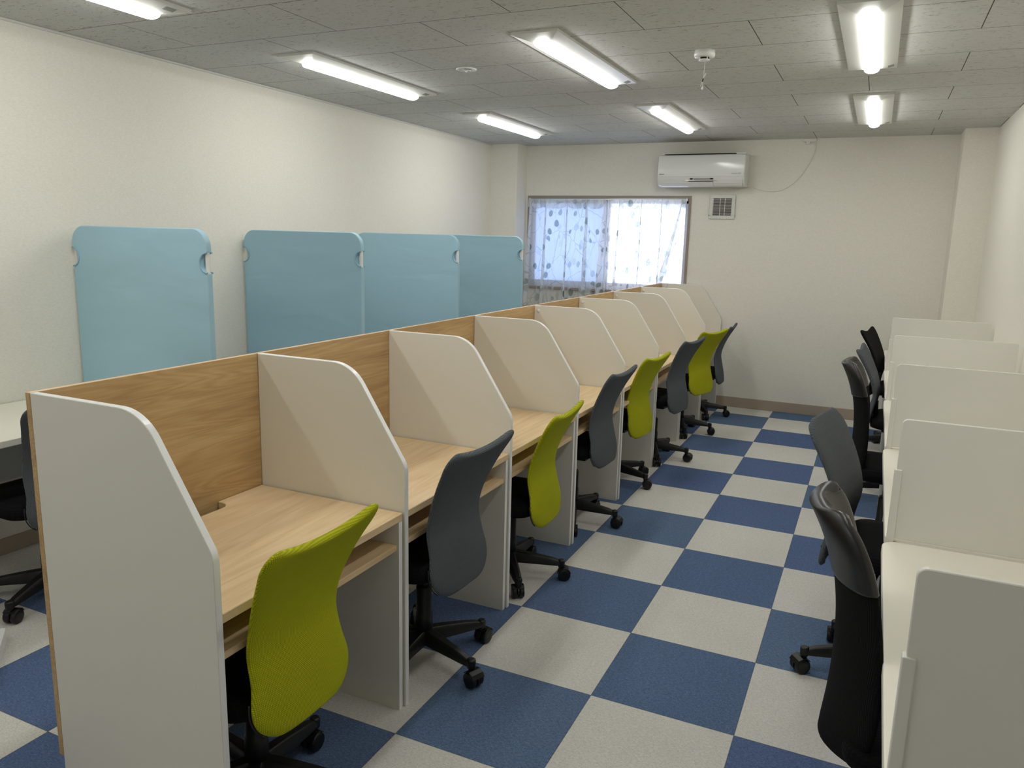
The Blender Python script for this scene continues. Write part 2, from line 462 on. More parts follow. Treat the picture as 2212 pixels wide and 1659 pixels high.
for i in range(8):
    c = proto if i == 0 else copy_tree(proto)
    c.location = (0, P0+PITCH*i, 0)
    if i == 0:
        pass
    if i >= 4:
        MB().lathe([(0.009, -0.0005), (0.009, -0.003), (0.006, -0.005)], 12, (-0.632, 0, 1.150), 'y').build('screw_cap', M['white_plastic'], c)
    tag(c, clabels[i], 'study carrel', 'study carrels in one row')
    if i == 7:
        yend = YR-0.013-DIV-(P0+PITCH*7)
        e_ = divider_mesh(min(L, yend)).build('divider_panel', [M['melamine'], M['edge_white']], c, 0.0015, seg=1)

# ------------------------------------------------------------------ chairs
def smooth_step(a, b, x):
    t = max(0, min(1, (x-a)/(b-a))); return t*t*(3-2*t)
def interp(tab, z):
    if z <= tab[0][0]: return tab[0][1]
    for (a, va), (b, vb) in zip(tab, tab[1:]):
        if z <= b:
            t = (z-a)/(b-a); return va+(vb-va)*t*t*(3-2*t) if False else va+(vb-va)*t
    return tab[-1][1]
def crom(tab, z):
    """Catmull-Rom through the table"""
    n = len(tab)
    if z <= tab[0][0]: return tab[0][1]
    if z >= tab[-1][0]: return tab[-1][1]
    for i in range(n-1):
        if z <= tab[i+1][0]:
            x0, y0 = tab[i]; x1, y1 = tab[i+1]; h = x1-x0; t = (z-x0)/h
            m0 = (tab[i+1][1]-tab[i-1][1])/(tab[i+1][0]-tab[i-1][0])*h if i > 0 else (y1-y0)
            m1 = (tab[i+2][1]-tab[i][1])/(tab[i+2][0]-tab[i][0])*h if i < n-2 else (y1-y0)
            return (2*t**3-3*t**2+1)*y0+(t**3-2*t**2+t)*m0+(-2*t**3+3*t**2)*y1+(t**3-t**2)*m1
KZ = (0.35, 0.42, 0.50, 0.58, 0.66, 0.74, 0.82, 0.89)
WID = list(zip(KZ, (0.162, 0.190, 0.176, 0.174, 0.177, 0.194, 0.218, 0.253)))
PRF = list(zip(KZ, (0.191, 0.177, 0.163, 0.150, 0.165, 0.197, 0.239, 0.282)))
PLAIN = [0]
PLAINW = list(zip(KZ, (0.150, 0.180, 0.188, 0.188, 0.190, 0.196, 0.204, 0.214)))
def back_pt(s, z, z0=0.35, z1=0.885, rt=0.066, rb=0.045):
    hw = crom(PLAINW if PLAIN[0] else WID, z)
    if PLAIN[0]: rt = 0.085
    if z > z1-rt: q = (z-(z1-rt))/rt; hw -= rt*(1-math.sqrt(max(0, 1-q*q)))
    if z < z0+rb: q = ((z0+rb)-z)/rb; hw -= rb*0.9*(1-math.sqrt(max(0, 1-q*q)))
    top = smooth_step(0.62, 0.88, z); low = 1-smooth_step(0.42, 0.62, z)
    x = crom(PRF, z) + (1-s*s)*(0.010*low+0.010*(1-top)) - (1-s*s)*0.004*top
    zz = z - (1-s*s)*(-0.012 if PLAIN[0] else 0.024)*top
    return Vector((x, s*hw, zz))
def zdist(t, z0, z1):
    return z0+(z1-z0)*(0.5-0.5*math.cos(PI*t))
def shell(P, nu, nv, th, tc=0.015):
    """closed pillow-like shell around the surface P(s in -1..1, t in 0..1)"""
    mb = MB(); e = 1e-3
    def nrm(s, t):
        s = max(-0.985, min(0.985, s)); t = max(tc, min(1-tc, t))
        du = P(s+e, t)-P(s-e, t); dv = P(s, t+e)-P(s, t-e)
        return du.cross(dv).normalized()
    def thick(s, t):
        a = 1-abs(s)**14; b = 1-abs(2*t-1)**26
        return th*math.sqrt(max(0, a))*math.sqrt(max(0, b))
    F = []; B = []
    for j in range(nv+1):
        rf, rb_ = [], []
        for i in range(nu+1):
            s = math.sin((2*i/nu-1)*PI/2); t = j/nv
            p = P(s, t); n = nrm(s, t); h = thick(s, t)
            rf.append(mb.bm.verts.new(p+n*h))
            if i in (0, nu) or j in (0, nv): rb_.append(rf[-1])
            else: rb_.append(mb.bm.verts.new(p-n*h))
        F.append(rf); B.append(rb_)
    for j in range(nv):
        for i in range(nu):
            for G in (F, B):
                q = (G[j][i], G[j][i+1], G[j+1][i+1], G[j+1][i])
                if len(set(q)) >= 3:
                    try: mb.bm.faces.new(q).smooth = True
                    except ValueError: pass
    return mb

def build_base(t):
    base = MB()
    base.lathe([(0.030, 0.070), (0.040, 0.078), (0.040, 0.115), (0.032, 0.128)], 20)
    for k in range(5):
        a = 2*PI*k/5; ca, sa = math.cos(a), math.sin(a)
        R0, R1 = 0.020, 0.258
        sec = []
        N = 6
        for j in range(N+1):
            u = j/N; r = R0+(R1-R0)*u; hw = 0.028-0.010*u; zt = 0.132-0.034*u**1.3; zb = 0.078-0.006*u
            if j == N: hw *= 0.8; zt -= 0.006
            ring = []
            for (yy, zz) in ((-hw, zb), (hw, zb), (hw*0.95, zb+(zt-zb)*0.7), (hw*0.6, zt), (-hw*0.6, zt), (-hw*0.95, zb+(zt-zb)*0.7)):
                ring.append(base.bm.verts.new((r*ca-yy*sa, r*sa+yy*ca, zz)))
            sec.append(ring)
        for A, B in zip(sec, sec[1:]):
            for i in range(6):
                base.bm.faces.new((A[i], A[(i+1) % 6], B[(i+1) % 6], B[i]))
        base.bm.faces.new(sec[0]); base.bm.faces.new(list(reversed(sec[-1])))
        base.lathe([(0.016, 0.066), (0.018, 0.096), (0.013, 0.102)], 12, (0.252*ca, 0.252*sa, 0))
    bo = base.build('star_base', M['black_plastic'], t, 0.004)
    for k in range(5):
        a = 2*PI*k/5
        c = MB()
        for s in (-1, 1):      # twin wheels
            y = s*0.016
            c.lathe([(0.013, y-0.0115), (0.027, y-0.0115), (0.030, y-0.007), (0.030, y+0.007), (0.027, y+0.0115), (0.013, y+0.0115)], 18, (0.014, 0, 0.0302), 'y')
        # hood between / over the wheels
        hood = []
        for i in range(9):
            th = math.radians(-20+i*25)
            hood.append((0.014+0.033*math.cos(th), 0.031+0.033*math.sin(th)))
        hood += [(0.014+0.020*math.cos(math.radians(180)), 0.020), (0.030, 0.022)]
        c.prism(hood, -0.0035, 0.0035, 'y')
        hood2 = [(0.014+q*math.cos(math.radians(an)), 0.031+q*math.sin(math.radians(an))) for q, an in
                 [(0.034, 20), (0.034, 50), (0.034, 80), (0.034, 110), (0.034, 140), (0.031, 140), (0.031, 110), (0.031, 80), (0.031, 50), (0.031, 20)]]
        c.prism(hood2, -0.027, 0.027, 'y')
        c.lathe([(0.011, 0.056), (0.011, 0.070)], 10)
        co = c.build('caster', M['caster_black'], bo, 0.001, seg=1)
        co.location = (0.252*math.cos(a), 0.252*math.sin(a), 0)
        co.rotation_euler = (0, 0, a+random.uniform(-2.2, 2.2))
    return bo

def build_under(t, lift):
    g = MB()
    g.lathe([(0.034, 0.12), (0.033, 0.20), (0.030, 0.205), (0.030, 0.300+lift*0.4), (0.026, 0.306+lift*0.4)], 20)
    g.build('column_cover', M['black_plastic'], t)
    MB().lathe([(0.014, 0.23), (0.014, 0.37+lift)], 14).build('gas_lift', M['caster_black'], t)
    zs = 0.375+lift
    MB().box(-0.09, 0.10, -0.075, 0.075, zs-0.02, zs+0.025).build('seat_mechanism', M['black_plastic'], t, 0.008)
    # seat cushion
    P = lambda sx, sy: None
    s = MB()
    out = rrect(-0.27, 0.165, -0.215, 0.215, 0.075, 7)
    cx, cy = -0.05, 0
    rings = []
    for (sc, z) in ((0.90, zs+0.022), (0.985, zs+0.030), (1.0, zs+0.048), (0.985, zs+0.070), (0.93, zs+0.084), (0.7, zs+0.090), (0.3, zs+0.090)):
        rings.append([s.bm.verts.new((cx+(x-cx)*sc, cy+(y-cy)*sc, z-0.012*max(0, (-0.2-x))/0.07)) for x, y in out])
    for A, B in zip(rings, rings[1:]):
        for i in range(len(A)): s.bm.faces.new((A[i], A[(i+1) % len(A)], B[(i+1) % len(A)], B[i])).smooth = True
    s.bm.faces.new(list(reversed(rings[0]))); s.bm.faces.new(rings[-1])
    s.build('seat', M['seat_black'], t, smooth=True)
    MB().tube([(0.0, 0.07, zs), (0.0, 0.16, zs-0.004), (-0.01, 0.235, zs-0.006)], 0.006, 8).build('height_lever', M['black_plastic'], t)
    return zs

def make_mesh_chair(fabric, lift=0.0):
    t = thing('office_chair', (0,0,0), 'x', 'chair')
    build_base(t); zs = build_under(t, lift)
    P = lambda s, tt: back_pt(s, zdist(tt, 0.35, 0.885))
    b = shell(P, 26, 40, 0.012).build('backrest', M[fabric], t, smooth=True); b.location = (0, 0, lift)
    # supporting bracket running from the seat up the back
    u = MB()
    u.tube([(0.02, 0, zs+0.0), (0.13, 0, zs-0.004), (0.150, 0, zs+0.02), (0.146, 0, zs+0.10), (0.150, 0, zs+0.17)], 0.013, 8)
    u.build('back_bracket', M['black_plastic'], t)
    # zip along the lower left edge of the cover
    pts = [P(-1, q)+Vector((-0.004, -0.004, lift)) for q in [0.10+0.022*i for i in range(10)]]
    MB().tube(pts, 0.0022, 6).build('cover_zip', M['black_plastic'], t)
    return t

WID2 = [(0.42, 0.140), (0.48, 0.180), (0.56, 0.207), (0.64, 0.213), (0.76, 0.195), (0.88, 0.185), (1.05, 0.180)]
PRF2 = [(0.42, 0.176), (0.50, 0.164), (0.58, 0.158), (0.68, 0.158), (0.78, 0.166), (0.88, 0.186), (0.96, 0.215), (1.05, 0.262)]
def back2_pt(s, z, z0=0.42, z1=1.02, rt=0.085, rb=0.06):
    hw = crom(WID2, z)
    if z > z1-rt: q = (z-(z1-rt))/rt; hw -= rt*(1-math.sqrt(max(0, 1-q*q)))
    if z < z0+rb: q = ((z0+rb)-z)/rb; hw -= rb*0.9*(1-math.sqrt(max(0, 1-q*q)))
    w_ = s*s
    x = crom(PRF2, z)+0.015-w_*0.060
    return Vector((x, s*hw, z))
def make_leather_chair():
    t = thing('office_chair', (0,0,0), 'x', 'chair')
    build_base(t); zs = build_under(t, 0.05)
    P = lambda s, tt: back2_pt(s, zdist(tt, 0.42, 1.015))
    shell(P, 24, 36, 0.013).build('backrest', M['fabric_black'], t, smooth=True)
    def Q(s, tt):
        z = 0.872+(1.0205-0.872)*(0.5-0.5*math.cos(PI*tt)); z -= 0.02*(1-s*s)*(1-tt)
        p = back2_pt(s, min(z, 1.0205), z1=1.0215)
        p.y *= 1.035; return p
    mb = shell(Q, 24, 16, 0.018, 0.12)
    for f in mb.bm.faces:
        f.normal_update(); c = f.calc_center_median()
        f.material_index = 1 if (f.normal.x < -0.5 and abs(c.y) < 0.155) else 0
    mb.build('leather_cap', [M['leather'], M['leather_front']], t, smooth=True)['label'] = 'dark leather cover over the top of the backrest'
    pts = [Q(s, 0.02)+Vector((-0.0215, 0, 0)) for s in [-0.96+0.08*i for i in range(25)]]
    u = MB(); u.tube([(0.02, 0, zs), (0.13, 0, zs-0.004), (0.158, 0, zs+0.02), (0.150, 0, zs+0.10), (0.152, 0, zs+0.17)], 0.013, 8)
    u.build('back_bracket', M['black_plastic'], t)
    return t

def set_base(t, deg, off=0):
    for ch in t.children:
        if ch.name.startswith(('star_base', 'column_cover', 'gas_lift')): ch.location.y = off
        if ch.name.startswith('star_base'):
            ch.rotation_euler = (0, 0, math.radians(deg)-t.rotation_euler.z)
            for c in ch.children:
                a = math.atan2(c.location.y, c.location.x); wa = a+math.radians(deg)
                inward = math.sin(wa) < -0.8 or (abs(math.cos(wa)) < 0.5)
                c.rotation_euler.z = a+(PI if inward else random.uniform(-0.7, 0.7))
G1 = 'chairs tucked under the study carrels'
chairs = [  # fabric, x, y, yaw, base angle, label
 ('fabric_lime', -0.192, -0.418, 0, 18, 'lime green mesh chair nearest the camera, at the first study carrel'),
 ('fabric_gray', -0.158, 0.395, -2, -16, 'grey mesh chair between the two nearest lime chairs, at the second study carrel'),
 ('fabric_lime', -0.189, 1.265, 3, 17, 'second lime green mesh chair from the near end, at the third study carrel'),
 ('fabric_gray', -0.182, 2.100, -2, 4, 'grey mesh chair at the fourth study carrel, second grey one from the near end'),
 ('fabric_lime', -0.205, 2.945, -7, -16, 'third lime green mesh chair from the near end, at the fifth study carrel'),
 ('fabric_gray', -0.118, 3.630, -8, 5, 'grey mesh chair at the sixth study carrel, half hidden behind a lime chair'),
 ('fabric_lime', -0.121, 4.528, -18, 4, 'farthest lime green mesh chair, at the seventh study carrel'),
 ('fabric_gray', -0.125, 5.268, 2, 12, 'farthest grey mesh chair, at the last study carrel by the end wall')]
protos = {}; LIFT0 = {'gray_hi': 0.09, 'gray_plain': 0.09, 'black_hi': 0.075, 'gray_left': 0.035}
def place(key, maker, x, y, yaw, ba, label, group, lift=0.0, off=0):
    if key not in protos: protos[key] = t = maker()
    else: t = copy_tree(protos[key])
    t.location = (x, y, 0); t.rotation_euler = (0, 0, math.radians(yaw))
    set_base(t, ba, off)
    for ch in t.children:
        if not ch.name.startswith(('star_base', 'column_cover', 'gas_lift')): ch.location.z = LIFT0.get(key, 0)*(ch.name.startswith('backrest'))+lift
    tag(t, label, 'chair', group); return t
for (fb, x, y, yaw, ba, lab), lf in zip(chairs, (-0.010, 0.029, -0.028, 0.031, 0.002, 0.039, 0.015, -0.017)):
    place(fb, lambda fb=fb: make_mesh_chair(fb), x, y, yaw, ba, lab, G1, lf, 0.038 if 'two nearest lime' in lab else 0)
G2 = 'chairs at the white desks on the right'
place('leather', make_leather_chair, 1.455, 0.02, 188, 36, 'black mesh chair with dark leather top nearest the camera, at the nearest white desk', G2)
PLAIN[0] = 1
place('gray_plain', lambda: make_mesh_chair('fabric_gray', 0.09), 1.412, 1.10, 168, 197, 'grey mesh chair at the second white desk on the right, behind the nearest black chair', G2)
PLAIN[0] = 0
place('leather', make_leather_chair, 1.430, 2.40, 180, 60, 'black mesh chair with leather top at the third white desk on the right', G2)
place('gray_hi', lambda: make_mesh_chair('fabric_gray', 0.09), 1.505, 3.45, 176, 200, 'slim grey mesh chair between two black chairs, at the fourth white desk', G2)
place('black_hi', lambda: make_mesh_chair('fabric_black', 0.075), 1.521, 4.774, 169, 190, 'plain black mesh chair farthest away on the right, at the last white desk', G2)
place('gray_left', lambda: make_mesh_chair('fabric_gray', 0.035), -1.868, 0.118, 0, -70, 'grey mesh chair at the white desk by the left wall', None)

# ------------------------------------------------------------------ white desks on the right
def make_desk(z, depth, front_sign, length=1.2):
    """origin on the floor at the near front corner; desk runs +y and away from the front (sign)"""
    t = thing('desk', (0,0,0), 'x', 'desk'); s = front_sign
    pts = rrect(min(0, s*depth), max(0, s*depth), 0.003, length-0.003, 0.045, 6)
    MB().prism(pts, z-0.030, z, 'z').build('desktop', M['desk_white'], t, 0.004)
    for yy in (0.10, length-0.10):
        x0, x1 = s*0.045, s*(depth-0.08); r = 0.09; zz = 0.035
        pts = [(x0, yy, z-0.03)]+[(x0, yy, z-0.03-(z-0.03-zz-r)*i/4) for i in range(1, 5)]
        pts += [(x0+s*r*(1-math.cos(a)), yy, zz+r*(1-math.sin(a))) for a in [PI/2*i/7 for i in range(1, 8)]]
        pts += [(x1-s*r, yy, zz)]+[(x1-s*r*(1-math.sin(a)), yy, zz+r*(1-math.cos(a))) for a in [PI/2*i/7 for i in range(1, 8)]]
        pts += [(x1, yy, z-0.03)]
        m = MB(); m.tube(pts, 0.017, 10)
        for xx in (x0+s*r, x1-s*r): m.lathe([(0.016, 0.0), (0.018, 0.004), (0.012, 0.022)], 12, (xx, yy, 0))
        m.build('leg', M['leg_gray'], t)
    MB().box(min(s*0.06, s*(depth-0.06)), max(s*0.06, s*(depth-0.06)), 0.08, 0.12, z-0.055, z-0.030).box(s*(depth-0.09) if s > 0 else s*(depth-0.07), s*(depth-0.07) if s > 0 else s*(depth-0.09), 0.08, length-0.08, 0.40, z-0.03).build('modesty_panel', M['leg_gray'], t, 0.002)
    return t
dlabels = ['white desk on the right nearest the camera', 'white desk on the right, second from the camera', 'white desk on the right, third from the camera',
           'white desk on the right, fourth from the camera', 'white desk on the right at the far end of its row']
vlabels = ['dark looking grey desk divider in the right foreground corner', 'pale grey desk divider on the right, second from the camera',
           'pale grey desk divider on the right, third from the camera', 'pale grey desk divider on the right, fourth from the camera',
           'farthest pale grey desk divider on the right, last before the corner column']
dp = make_desk(0.730, 0.60, 1)
def make_divider():
    t = thing('desk_divider', (0,0,0), 'x', 'desk divider')
    o = rrect(0.006, 0.610, 0.738, 1.107, 0.016, 5, (1, 1, 0, 0))
    mb = MB().prism(o, 0, 0.013, 'y')
    for f in mb.bm.faces:
        f.normal_update(); f.material_index = 0 if abs(f.normal.y) > 0.9 else 1
    mb.build('panel', [M['divider_gray'], M['divider_edge']], t, 0.0015, seg=1)
    MB().box(0.0, 0.021, -0.005, 0.018, 0.700, 0.953).build('end_bracket', M['divider_gray'], t, 0.0025)
    MB().box(0.604, 0.622, -0.005, 0.018, 0.700, 0.953).build('end_bracket', M['divider_gray'], t, 0.0025)
    MB().box(0.0, 0.060, -0.004, 0.016, 0.690, 0.700).build('clamp', M['leg_gray'], t, 0.001)
    return t
dv = make_divider()
for i in range(5):
    y = -0.610+1.200*i; x = 1.373+0.0065*y
    d = dp if i == 0 else copy_tree(dp); d.location = (x, y, 0)
    tag(d, dlabels[i], 'desk', 'white desks in the right row')
    v_ = dv if i == 0 else copy_tree(dv); yd = [-0.588, 0.592, 1.790, 2.985, 4.190][i]
    v_.location = (1.377+0.0065*yd, yd, 0)
    tag(v_, vlabels[i], 'desk divider', 'desk dividers in the right row')

# desk by the left wall and the blue screens
ld = make_desk(0.750, 0.66, -1)
ld.location = (-1.830, -0.42, 0); tag(ld, 'white desk against the left wall beyond the near carrel', 'desk')

def make_screen():
    t = thing('partition_screen', (0,0,0), 'x', 'partition screen')
    x0, x1, z0, z1, r = -2.482, -1.552, 0.14, 1.607, 0.085
    a0, a1, nd = 1.402, 1.496, 0.046
    out = []
    out += [(x1, z0)]
    n = 8; zm = (a0+a1)/2; hh = (a1-a0)/2
    out += [(x1-nd*math.cos(q), zm+hh*math.sin(q)) for q in [-PI/2+PI*i/10 for i in range(11)]]
    out += [(x1-r+r*math.cos(q), z1-r+r*math.sin(q)) for q in [PI/2*i/n for i in range(n+1)]]
    out += [(x0+r-r*math.sin(q), z1-r+r*math.cos(q)) for q in [PI/2*i/n for i in range(n+1)]]
    out += [(x0+nd*math.cos(q), zm+hh*math.sin(q)) for q in [PI/2-PI*i/10 for i in range(11)]]
    out += [(x0, z0)]
    MB().prism(out, -0.016, 0.016, 'y').build('fabric_cover', M['blue_cloth'], t, 0.006, seg=2)
    # rolled hems around the hand openings
    for sx, xx in ((-1, x1), (1, x0)):
        pts = [(xx+sx*nd*math.cos(q), -0.016, zm+hh*math.sin(q)) for q in [-PI/2+PI*i/12 for i in range(13)]]
        pts2 = [(p[0], 0.016, p[2]) for p in pts]
        m = MB(); m.tube(pts, 0.0045, 6); m.tube(pts2, 0.0045, 6)
        m.build('hem', M['blue_piping'], t)
    f = MB(); i_ = 0.012; rr = r-i_
    X0, X1, Z1 = x0+i_, x1-i_, z1-i_
    path = [(X0, 0, 0.03), (X0, 0, 0.6), (X0, 0, 1.2), (X0, 0, Z1-rr)]
    path += [(X0+rr-rr*math.cos(q), 0, Z1-rr+rr*math.sin(q)) for q in [PI/2*i/6 for i in range(1, 7)]]
    path += [(X1-rr+rr*math.sin(q), 0, Z1-rr+rr*math.cos(q)) for q in [PI/2*i/6 for i in range(0, 7)]]
    path += [(X1, 0, 1.2), (X1, 0, 0.6), (X1, 0, 0.03)]
    f.tube(path, 0.0105, 10); f.build('frame', M['white_plastic'], t)
    for X in (X0+0.004, X1): MB().box(X-0.016, X+0.016, -0.17, 0.17, 0.0, 0.03).build('foot', M['white_plastic'], t, 0.005)
    return t
sc = make_screen()
sl = ['light blue cloth screen standing alone on the left, nearest the camera', 'light blue cloth screen second from the left, overlapping the next one',
      'light blue cloth screen third from the left, between two others', 'light blue cloth screen farthest away, beside the window']
for i, y in enumerate((0.80, 2.00, 3.20, 4.36)):
    s_ = sc if i == 0 else copy_tree(sc); s_.location = (0, y, 0)
    tag(s_, sl[i], 'partition screen', 'blue screens along the left wall')

# white board on the floor at the left edge
bd = MB(); bd.prism(rrect(0, 0.42, -0.30, 0, 0.012, 5), 0.0, 0.055, 'z')
bo = bd.build('board', M['edge_white'], None, 0.002)
bo.rotation_euler = (0, 0, math.radians(-39-0)); bo.location = (-1.672, -0.205, 0)
tag(bo, 'white flat board lying on the carpet at the left edge of the photo', 'board')

# ------------------------------------------------------------------ ceiling lights
def make_light():
    t = thing('ceiling_light', (0,0,0), 'x', 'ceiling light')
    Lh, Wh = 0.64, 0.118; lw = 0.038; zt = -0.012
    b = MB(); v = b.bm.verts.new
    O = [v((-Wh, -Lh, zt)), v((Wh, -Lh, zt)), v((Wh, Lh, zt)), v((-Wh, Lh, zt))]
    T_ = [v((-Wh, -Lh, 0)), v((Wh, -Lh, 0)), v((Wh, Lh, 0)), v((-Wh, Lh, 0))]
    I = [v((-lw, -Lh+0.10, -0.032)), v((lw, -Lh+0.10, -0.032)), v((lw, Lh-0.10, -0.032)), v((-lw, Lh-0.10, -0.032))]
    for i in range(4):
        j = (i+1) % 4
        b.bm.faces.new((O[i], O[j], I[j], I[i])); b.bm.faces.new((T_[i], T_[j], O[j], O[i]))
    b.bm.faces.new(I); b.bm.faces.new(T_)
    b.build('reflector', M['fixture_white'], t)
    d = MB(); n = 8; rings = []
    for (yy, sc_) in ((-Lh+0.100, 1), (Lh-0.125, 1), (Lh-0.105, 0.93), (Lh-0.092, 0.72), (Lh-0.086, 0.4)):
        ring = []
        for k in range(n+1):
            a = PI*k/n
            ring.append(d.bm.verts.new((-lw*math.cos(a)*(0.5+0.5*sc_), yy, -0.0322-0.0240*math.sin(a)**0.8*sc_)))
        rings.append(ring)
    for A, B in zip(rings, rings[1:]):
        for k in range(n): d.bm.faces.new((A[k], A[k+1], B[k+1], B[k])).smooth = True
    for r_ in (rings[0], rings[-1]): d.bm.faces.new(r_)
    d.build('lamp_cover', M['lamp'], t)
    # maker's plate (unreadable), lying on the sloping reflector
    sl_ = MB(); x0, x1 = 0.075, 0.103
    zf = lambda x: -0.012-(Wh-x)/(Wh-lw)*0.020-0.0006
    A = [(x0, 0.52, zf(x0)), (x1, 0.52, zf(x1)), (x1, 0.575, zf(x1)), (x0, 0.575, zf(x0))]
    vs = [sl_.bm.verts.new(p) for p in A]; vs2 = [sl_.bm.verts.new((p[0], p[1], p[2]+0.0012)) for p in A]
    sl_.bm.faces.new(vs); sl_.bm.faces.new(vs2)
    for i in range(4): sl_.bm.faces.new((vs[i], vs[(i+1) % 4], vs2[(i+1) % 4], vs2[i]))
    sl_.build('rating_plate', M['print_gray'], t)
    return t
lt = make_light()
ll = {(0, 0): 'lit ceiling light cut off by the top left corner of the photo', (0, 1): 'lit ceiling light in the left row, middle of the three there',
      (0, 2): 'lit ceiling light in the left row, farthest, before the window', (1, 1): 'lit ceiling light in the middle row, the nearer of the two in view',
      (1, 2): 'lit ceiling light in the middle row, above the air conditioner', (2, 1): 'lit ceiling light on the right cut off by the top edge of the photo',
      (2, 2): 'lit ceiling light on the right, the farther and smaller one', (1, 0): 'lit ceiling light in the middle row above the near end of the carrels',
      (2, 0): 'lit ceiling light in the right row above the nearest white desk'}
for i, nm in enumerate(('left', 'middle', 'right')): ll[(i, 3)] = 'added unseen fill light in the %s row, nearest the front wall' % nm
first = True
for i, x in enumerate((-1.658, -0.268, 1.143)):
    for j, y in ((0, 0.115), (1, 2.20), (2, 4.28), (3, -1.97)):  # last row is added out of view to fill the near end with light
        if (i, j) == (2, 3): continue
        o = lt if first else copy_tree(lt); first = False
        o.location = (x, y, ZC); tag(o, ll[(i, j)], 'ceiling light', 'lit ceiling lights in rows')

# ------------------------------------------------------------------ smoke alarm, emergency downlight
sd = thing('smoke_alarm', (0.385, 2.20, ZC), 'round white smoke alarm with a pull cord hanging from the ceiling', 'smoke alarm')
MB().lathe([(0.050, 0), (0.050, -0.012), (0.052, -0.014), (0.050, -0.030), (0.040, -0.034)], 32).build('body', M['white_plastic'], sd)
MB().lathe([(0.024, -0.033), (0.024, -0.042)], 24).build('sensor_grille', M['dark_slot'], sd)
c = MB(); c.lathe([(0.027, -0.042), (0.028, -0.046), (0.018, -0.050)], 24)
for k in range(4):
    a = PI/4+k*PI/2; c.tube([(0.025*math.cos(a), 0.025*math.sin(a), -0.033), (0.025*math.cos(a), 0.025*math.sin(a), -0.044)], 0.003, 6)
c.build('sensor_cap', M['white_plastic'], sd)
pc = MB(); pc.tube([(0.006, -0.005, -0.048), (0.004, -0.005, -0.10), (0.002, -0.005, -0.135)], 0.0012, 6)
pc.tube([(0.002, -0.005, -0.135), (0.012, -0.005, -0.115), (0.015, -0.005, -0.108), (0.011, -0.005, -0.108), (0.002, -0.005, -0.134)], 0.0016, 6)
pc.tube([(0.0, -0.005, -0.146), (-0.006, -0.005, -0.160), (-0.008, -0.005, -0.170)], 0.0016, 6)
pc.tube([(0.0, -0.005, -0.146), (0.002, -0.005, -0.160), (0.001, -0.005, -0.172)], 0.0016, 6)
pc.build('pull_cord', M['white_plastic'], sd)
MB().tube([(0.002, -0.005, -0.133), (-0.001, -0.005, -0.148)], 0.0028, 6).build('cord_clip', M['dark_slot'], sd)
MB().lathe([(0.0022, -0.170), (0.004, -0.176), (0.005, -0.186)], 10, (0, -0.005, 0)).build('cord_tassel', M['white_plastic'], sd)

em = thing('downlight', (-0.968, 2.205, ZC), 'small round recessed downlight with a clear bulb, between two ceiling lights', 'downlight')
r_ = MB()
prof = [(0.058, 0), (0.060, -0.004), (0.054, -0.008), (0.034, -0.005), (0.030, -0.0015)]
r_.lathe(prof, 32); r_.build('rim', M['white_plastic'], em)
MB().lathe([(0.028, -0.001), (0.028, -0.0065), (0.022, -0.0080)], 24).build('reflector_cup', M['chrome'], em)
MB().lathe([(0.003, -0.008), (0.006, -0.012), (0.006, -0.016), (0.002, -0.019)], 12).build('bulb', M['edge_white'], em)

# ------------------------------------------------------------------ air conditioner
ac = thing('air_conditioner', (0, YR, 0), 'white wall mounted air conditioner above the window side of the end wall', 'air conditioner')
x0, x1 = -0.716, 0.092
prof = [(-0.002, 2.405), (-0.195, 2.398), (-0.213, 2.388), (-0.222, 2.36), (-0.226, 2.30), (-0.226, 2.23), (-0.222, 2.185), (-0.205, 2.145), (-0.18, 2.122), (-0.15, 2.112), (-0.002, 2.112)]
MB().prism(prof, x0, x1, 'x').build('body', M['aircon_white'], ac, 0.006)
fp = [(-0.200, 2.3985), (-0.2165, 2.390), (-0.2265, 2.36), (-0.2310, 2.30), (-0.2310, 2.23), (-0.2285, 2.198), (-0.222, 2.198), (-0.222, 2.36), (-0.205, 2.394)]
MB().prism(fp, x0+0.004, x1-0.006, 'x').build('front_panel', M['aircon_white'], ac, 0.002)
fl = [(-0.2255, 2.172), (-0.2085, 2.140), (-0.183, 2.116), (-0.150, 2.106), (-0.150, 2.110), (-0.181, 2.121), (-0.205, 2.145), (-0.222, 2.175)]
MB().prism(fl, x0+0.03, -0.192, 'x').build('louver', M['aircon_white'], ac, 0.001, seg=1)
MB().prism(fl, -0.188, x1-0.02, 'x').build('louver', M['aircon_white'], ac, 0.001, seg=1)
MB().box(-0.46, -0.15, -0.2315, -0.222, 2.160, 2.166).build('display_strip', M['chrome'], ac, 0.001, seg=1)
MB().box(-0.37, -0.22, -0.2305, -0.222, 2.170, 2.182).build('display', M['print_gray'], ac)
for cx_ in (-0.392, -0.205):
    MB().prism([(cx_-0.017, 2.182), (cx_+0.017, 2.182), (cx_+0.009, 2.171), (cx_-0.009, 2.171)], -0.2315, -0.222, 'y').build('sensor', M['dark_slot'], ac)
MB().box(-0.42, -0.19, -0.2285, -0.220, 2.1535, 2.158).build('louver_slot', M['dark_slot'], ac)
MB().box(-0.66, 0.0, -0.19, -0.03, 2.404, 2.408).build('air_intake', M['dark_slot'], ac)
MB().box(-0.69, -0.665, -0.20, -0.04, 2.400, 2.412).build('top_clip', M['aircon_white'], ac, 0.002)
MB().box(0.00, 0.088, -0.20, -0.02, 2.400, 2.410).build('top_clip', M['aircon_white'], ac, 0.002)
